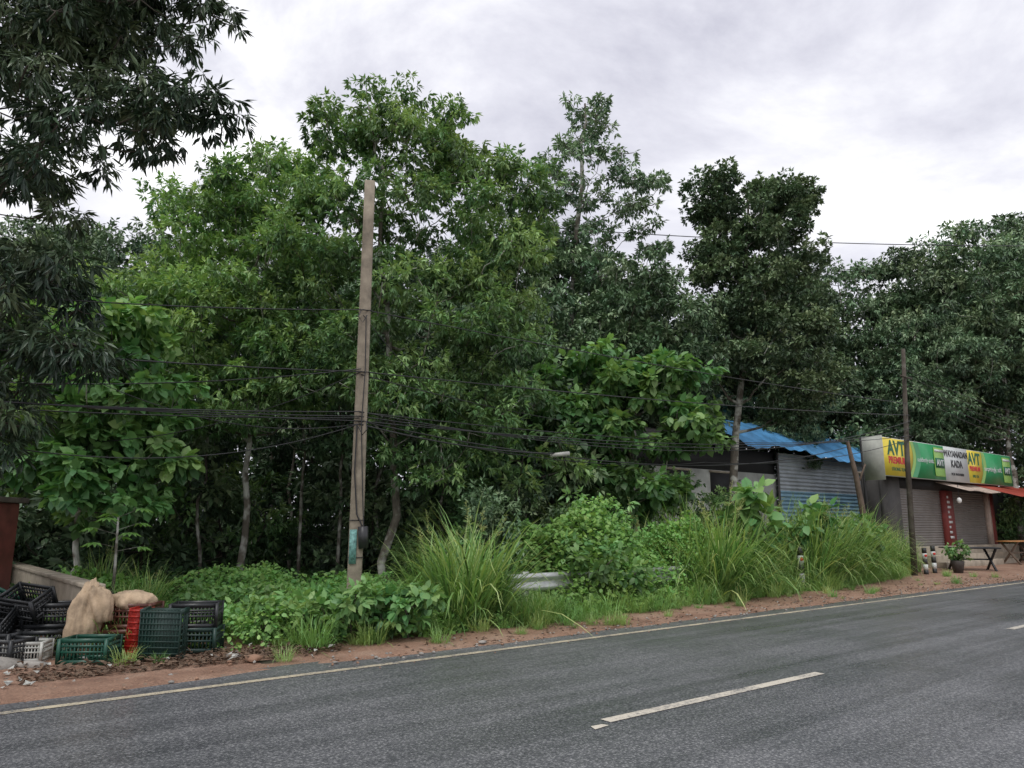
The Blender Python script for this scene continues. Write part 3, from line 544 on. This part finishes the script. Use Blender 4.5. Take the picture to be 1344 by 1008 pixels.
# crates
def crate_mesh(mat,w=.56,d=.38,h=.3):
    mb=MB(); t=.014; addbox(mb,-w/2,w/2,-d/2,d/2,0,.015)
    for sx in(-1,1):
        for sy in(-1,1): addbox(mb,sx*w/2-.02,sx*w/2+.02,sy*d/2-.02,sy*d/2+.02,0,h)
    for z0,z1 in((.0,.05),(.13,.155),(.2,.225),(h-.05,h+.003)):
        for sy in(-1,1): addbox(mb,-w/2,w/2,sy*(d/2)-t/2,sy*(d/2)+t/2,z0,z1)
        for sx in(-1,1): addbox(mb,sx*(w/2)-t/2,sx*(w/2)+t/2,-d/2,d/2,z0,z1)
    for i in range(1,12):
        xx=-w/2+w*i/12
        for sy in(-1,1): addbox(mb,xx-.008,xx+.008,sy*d/2-.005,sy*d/2+.005,.0,h-.01)
    for i in range(1,8):
        yy=-d/2+d*i/8
        for sx in(-1,1): addbox(mb,sx*w/2-.005,sx*w/2+.005,yy-.008,yy+.008,.0,h-.01)
    for i in range(1,8): addbox(mb,-w/2+w*i/8-.01,-w/2+w*i/8+.01,-d/2,d/2,.016,.03)
    for i in range(0,13): addbox(mb,-w/2+w*i/12-.007,-w/2+w*i/12+.007,-d/2,d/2,-.012,-.001)
    for i in range(0,9): addbox(mb,-w/2,w/2,-d/2+d*i/8-.006,-d/2+d*i/8+.006,-.018,-.013)
    return mb.mesh('crate',[mat])
cm={k:crate_mesh(k) for k in('black_plastic','green_plastic','green_plastic2','red_plastic','brown_plastic','white_plastic')}
def crate(k,x,y,z,rz=0,rx=0,ry=0,sc=1):
    o=link('plastic_crate',cm[k],(x,y,z)); o.rotation_euler=(rx,ry,rz); o.scale=(sc,)*3 if not isinstance(sc,tuple) else sc
crate('green_plastic2',-4.24,9.3,.31,.05,-math.pi/2+.06,.02,(.84,1.45,.8))
crate('green_plastic2',-4.08,10.0,.03,.1); crate('black_plastic',-4.1,10.0,.33,.2)
crate('green_plastic',-5.0,9.2,.03,.05,0,0,.95)
crate('red_plastic',-4.60,9.42,.31,.02,-math.pi/2,0.05,(.34,1.45,.8))
crate('brown_plastic',-4.88,9.85,.03,.1); crate('brown_plastic',-4.86,9.88,.34,.05)
crate('black_plastic',-5.85,9.75,.03,.3); crate('black_plastic',-5.9,9.9,.34,.2); crate('black_plastic',-6.3,9.5,.03,-.1); crate('black_plastic',-6.4,9.9,.34,.3)
crate('black_plastic',-6.5,9.5,.35,.2,.6,.2); crate('green_plastic',-6.8,9.9,.5,.4,.2,.5); crate('black_plastic',-6.9,10.2,.3,.1)
crate('white_plastic',-5.8,9.3,.03,.15,0,0,.75); crate('black_plastic',-6.45,9.1,.03,.1); crate('black_plastic',-5.8,10.3,.03,.2); crate('black_plastic',-6.0,9.2,.03,-.25,0,0,.9)
crate('black_plastic',-5.45,9.95,.03,.25); crate('black_plastic',-6.15,9.8,.55,-.2,.5,.1,.9)
def sack(name,x,y,z,sx,sy,sz,seed,mat='sack',taper=.22,ry=0):
    V,F=ico[4]; V=V.copy(); th=np.arctan2(V[:,1],V[:,0])
    nz=1+.17*vn(V[:,0]*2.2+seed,V[:,1]*2.2+V[:,2]*1.7,seed)+.05*np.sin(V[:,0]*14+3*V[:,2])+.04*np.sin(V[:,1]*11+V[:,0]*9); V=V*nz[:,None]; V[:,2]=np.where(V[:,2]<-.75,-.75,V[:,2])
    V[:,:2]*=(1-taper*V[:,2:3]); V[:,:2]*=(1+.09*np.sin(th*7+V[:,2]*2)+.05*np.sin(th*13-V[:,2]*5))[:,None]
    mb=MB(); mb.add(V*[sx,sy,sz],F); o=link(name,mb.mesh(name,[mat],True),(x,y,z)); o.rotation_euler=(0,ry,0)
sack('jute_sack',-5.32,9.62,.40,.19,.18,.5,1,taper=.1,ry=.12); sack('sackcloth_bundle',-4.92,9.85,.66,.27,.2,.13,4,taper=.1); sack('sackcloth_bundle',-5.18,9.62,.62,.16,.12,.28,7,taper=-.05,ry=-.2)

# ---------------------------------------------------------------- poles & wires
def rectpole(name,x,y,h,w0,w1,d0,d1,mat,rot=0,lean=0):
    V=[];F=[];k=10
    for i in range(k):
        t=i/(k-1); w=(w0+(w1-w0)*t)/2; d=(d0+(d1-d0)*t)/2; b=.02
        for a,c in((-w+b,-d),(w-b,-d),(w,-d+b),(w,d-b),(w-b,d),(-w+b,d),(-w,d-b),(-w,-d+b)): V.append((a+lean*t,c,h*t))
    for i in range(k-1):
        for j in range(8): a=i*8+j;b_=i*8+(j+1)%8; F+=[(a,b_,b_+8),(a,b_+8,a+8)]
    for j in range(1,7): F.append(((k-1)*8,(k-1)*8+j,(k-1)*8+j+1))
    mb=MB(); mb.add(V,F); return link(name,mb.mesh(name,[mat]),(x,y,0),rot)
PX,PY=-2.58,12.5
p1=rectpole('concrete_utility_pole',PX,PY,7.75,.24,.18,.18,.14,'concrete_pole',.15,.0)
mb=MB()
for z in(5.3,4.2,3.35,1.7,1.1): tube(mb,[(-.125,-.1,z),(.125,-.1,z),(.125,.1,z),(-.125,.1,z),(-.125,-.1,z)],.008,4,0,False)
tube(mb,[(.13,-.1,1.25),(.11,-.12,1.6)],[.085,.085],10,0); tube(mb,[(-.05,-.12,3.3),(-.06,-.13,2.5),(0,-.12,1.8),(.1,-.12,1.6)],.012,4,0,False); tube(mb,[(.03,-.12,5.2),(.05,-.13,4.2),(.02,-.12,3.3),(.08,-.12,2.2),(.12,-.12,1.6)],.009,4,0,False)
tube(mb,[(.1,-.12,3.35),(.12,-.2,3.2),(.05,-.22,3.1),(-.03,-.15,3.25)],.01,4,0,False)
tube(mb,[(-.05,-.12,5.3),(-.1,-.2,5.15),(-.02,-.2,5.05),(.05,-.13,5.2)],.008,4,0,False)
link('pole_fittings',mb.mesh('fit',['cable']),parent=p1)
box('poster',-.1,.015,-.113,-.103,1.0,1.55,'poster',p1)
P2=(13.1,24.8); T2=(13.45,24.8)
mb=MB(); tube(mb,[(0,0,0),(.15,0,4),(.38,0,7.6)],[.10,.085,.065],8,0); tube(mb,[(.0,-.35,6.6),(.7,.25,6.6)],.03,5,0); link('utility_pole',mb.mesh('p2',['barkd']),(P2[0],P2[1],0))
mb=MB(); tube(mb,[(.3,0,0),(.18,0,1.5),(0,0,3.3),(-.2,0,4.5)],[.12,.11,.09,.06],7,0); tube(mb,[(.05,0,3.0),(.4,.1,3.7)],[.04,.03],5,0); link('wooden_post',mb.mesh('wp',['wood']),(11.75,25.4,0))
wires=MB()
def wire(a,b,sag,rad=.011,n=26):
    a=np.array(a,float);b=np.array(b,float); t=np.linspace(0,1,n)[:,None]; P=a+(b-a)*t; P[:,2]-=4*sag*(t*(1-t))[:,0]; tube(wires,P,rad*.8,4,0,False)
L0=R(-18,11.6)
def pw(z,o=0): return (PX+o,PY-.12,z)
wire((L0[0],L0[1],5.6),pw(5.3),1.2,.011); wire(pw(5.3),(T2[0],T2[1],5.7),.12,.013)
wire((L0[0],L0[1],5.0),pw(4.2),.8,.013); wire(pw(4.2),(T2[0],T2[1],5.3),.12,.014)
for i in range(3): wire((L0[0],L0[1],4.4+.25*i),pw(3.35+.08*i),.6+.18*i,.012); wire(pw(3.35+.08*i),(T2[0],T2[1],4.6+.25*i),.35+.24*i,.012)
wire((-6.5,9.8,2.6),pw(3.3),.3,.01); wire((-7,10.2,4.2),pw(3.3),.5,.01); wire((-9,14,3.2),pw(4.2),.4,.01); wire((-9,11.6,3.9),pw(4.25),.15,.012); wire((-8,10.5,3.3),pw(3.4),.05,.012)
wire(pw(3.3),(5.2,20,3.3),.3,.012); wire((5.2,20,3.3),(T2[0],T2[1],4.5),.3,.012); wire(pw(3.35),(11.6,25.4,4.3),.7,.016); wire(pw(3.5),(11.6,25.4,4.5),.25,.012); wire(pw(4.15),(7.0,23.9,4.6),.35,.011)
wire(pw(3.3),(1.0,15.5,3.1),.12,.018); wire(pw(5.2),(-.4,15.9,3.6),.3,.01)
for i in range(5): wire((T2[0],T2[1],6.9-.18*i),(*R(48,11.6)[:2],6.9-.22*i),.45+.1*i,.013)
wire((T2[0],T2[1],5.2),(14.5,27.4,3.6),.1,.012)
wire((2,30,14.2),(40,34,15.4),.6,.026)
link('overhead_wires',wires.mesh('wires',['cable']))
mb=MB(); tube(mb,[(-.2,0,0),(.2,.05,.05)],.045,8,0); link('cable_joint',mb.mesh('cj',['white_plastic']),(1.0,15.4,3.05))

# ---------------------------------------------------------------- world, sun, camera
w=bpy.data.worlds.new('World'); scene.world=w; w.use_nodes=True; nt=w.node_tree; nt.nodes.clear()
out=nt.nodes.new('ShaderNodeOutputWorld')
sky=nt.nodes.new('ShaderNodeTexSky'); sky.sky_type='NISHITA'; sky.sun_disc=False; sky.sun_elevation=math.radians(58); sky.sun_rotation=math.radians(200)
b1=nt.nodes.new('ShaderNodeBackground'); b1.inputs[1].default_value=.1; nt.links.new(sky.outputs[0],b1.inputs[0])
tc=nt.nodes.new('ShaderNodeTexCoord'); mp=nt.nodes.new('ShaderNodeMapping'); mp.inputs['Scale'].default_value=(1,1,1.7); mp.inputs['Location'].default_value=(.6,.3,.1); nt.links.new(tc.outputs['Generated'],mp.inputs[0])
f=noise(nt,2.0,9,.6,mp.outputs[0],.35)
c=ramp(nt,f,[(.38,(.52,.52,.60)),(.48,(.67,.67,.74)),(.56,(.82,.82,.86)),(.66,(1.5,1.5,1.5))])
b2=nt.nodes.new('ShaderNodeBackground'); b2.inputs[1].default_value=1.3; nt.links.new(c,b2.inputs[0])
ms=nt.nodes.new('ShaderNodeMixShader'); ms.inputs[0].default_value=.95; nt.links.new(b1.outputs[0],ms.inputs[1]); nt.links.new(b2.outputs[0],ms.inputs[2]); nt.links.new(ms.outputs[0],out.inputs[0])
sl=bpy.data.lights.new('sun','SUN'); sl.energy=1.5; sl.angle=math.radians(25); sl.color=(1,.98,.94); so=bpy.data.objects.new('sun',sl); scene.collection.objects.link(so)
dirv=Vector((math.sin(math.radians(200))*math.cos(math.radians(58)),math.cos(math.radians(200))*math.cos(math.radians(58)),math.sin(math.radians(58))))
so.rotation_euler=dirv.to_track_quat('Z','Y').to_euler()
cd=bpy.data.cameras.new('camera'); cd.lens=26; cd.sensor_width=36; cd.clip_end=2000; co=bpy.data.objects.new('camera',cd); scene.collection.objects.link(co)
co.location=(0,0,1.6); co.rotation_euler=(math.radians(90+10.9),0,0); scene.camera=co
scene.view_settings.view_transform='Standard'; scene.view_settings.look='None'; scene.view_settings.exposure=0
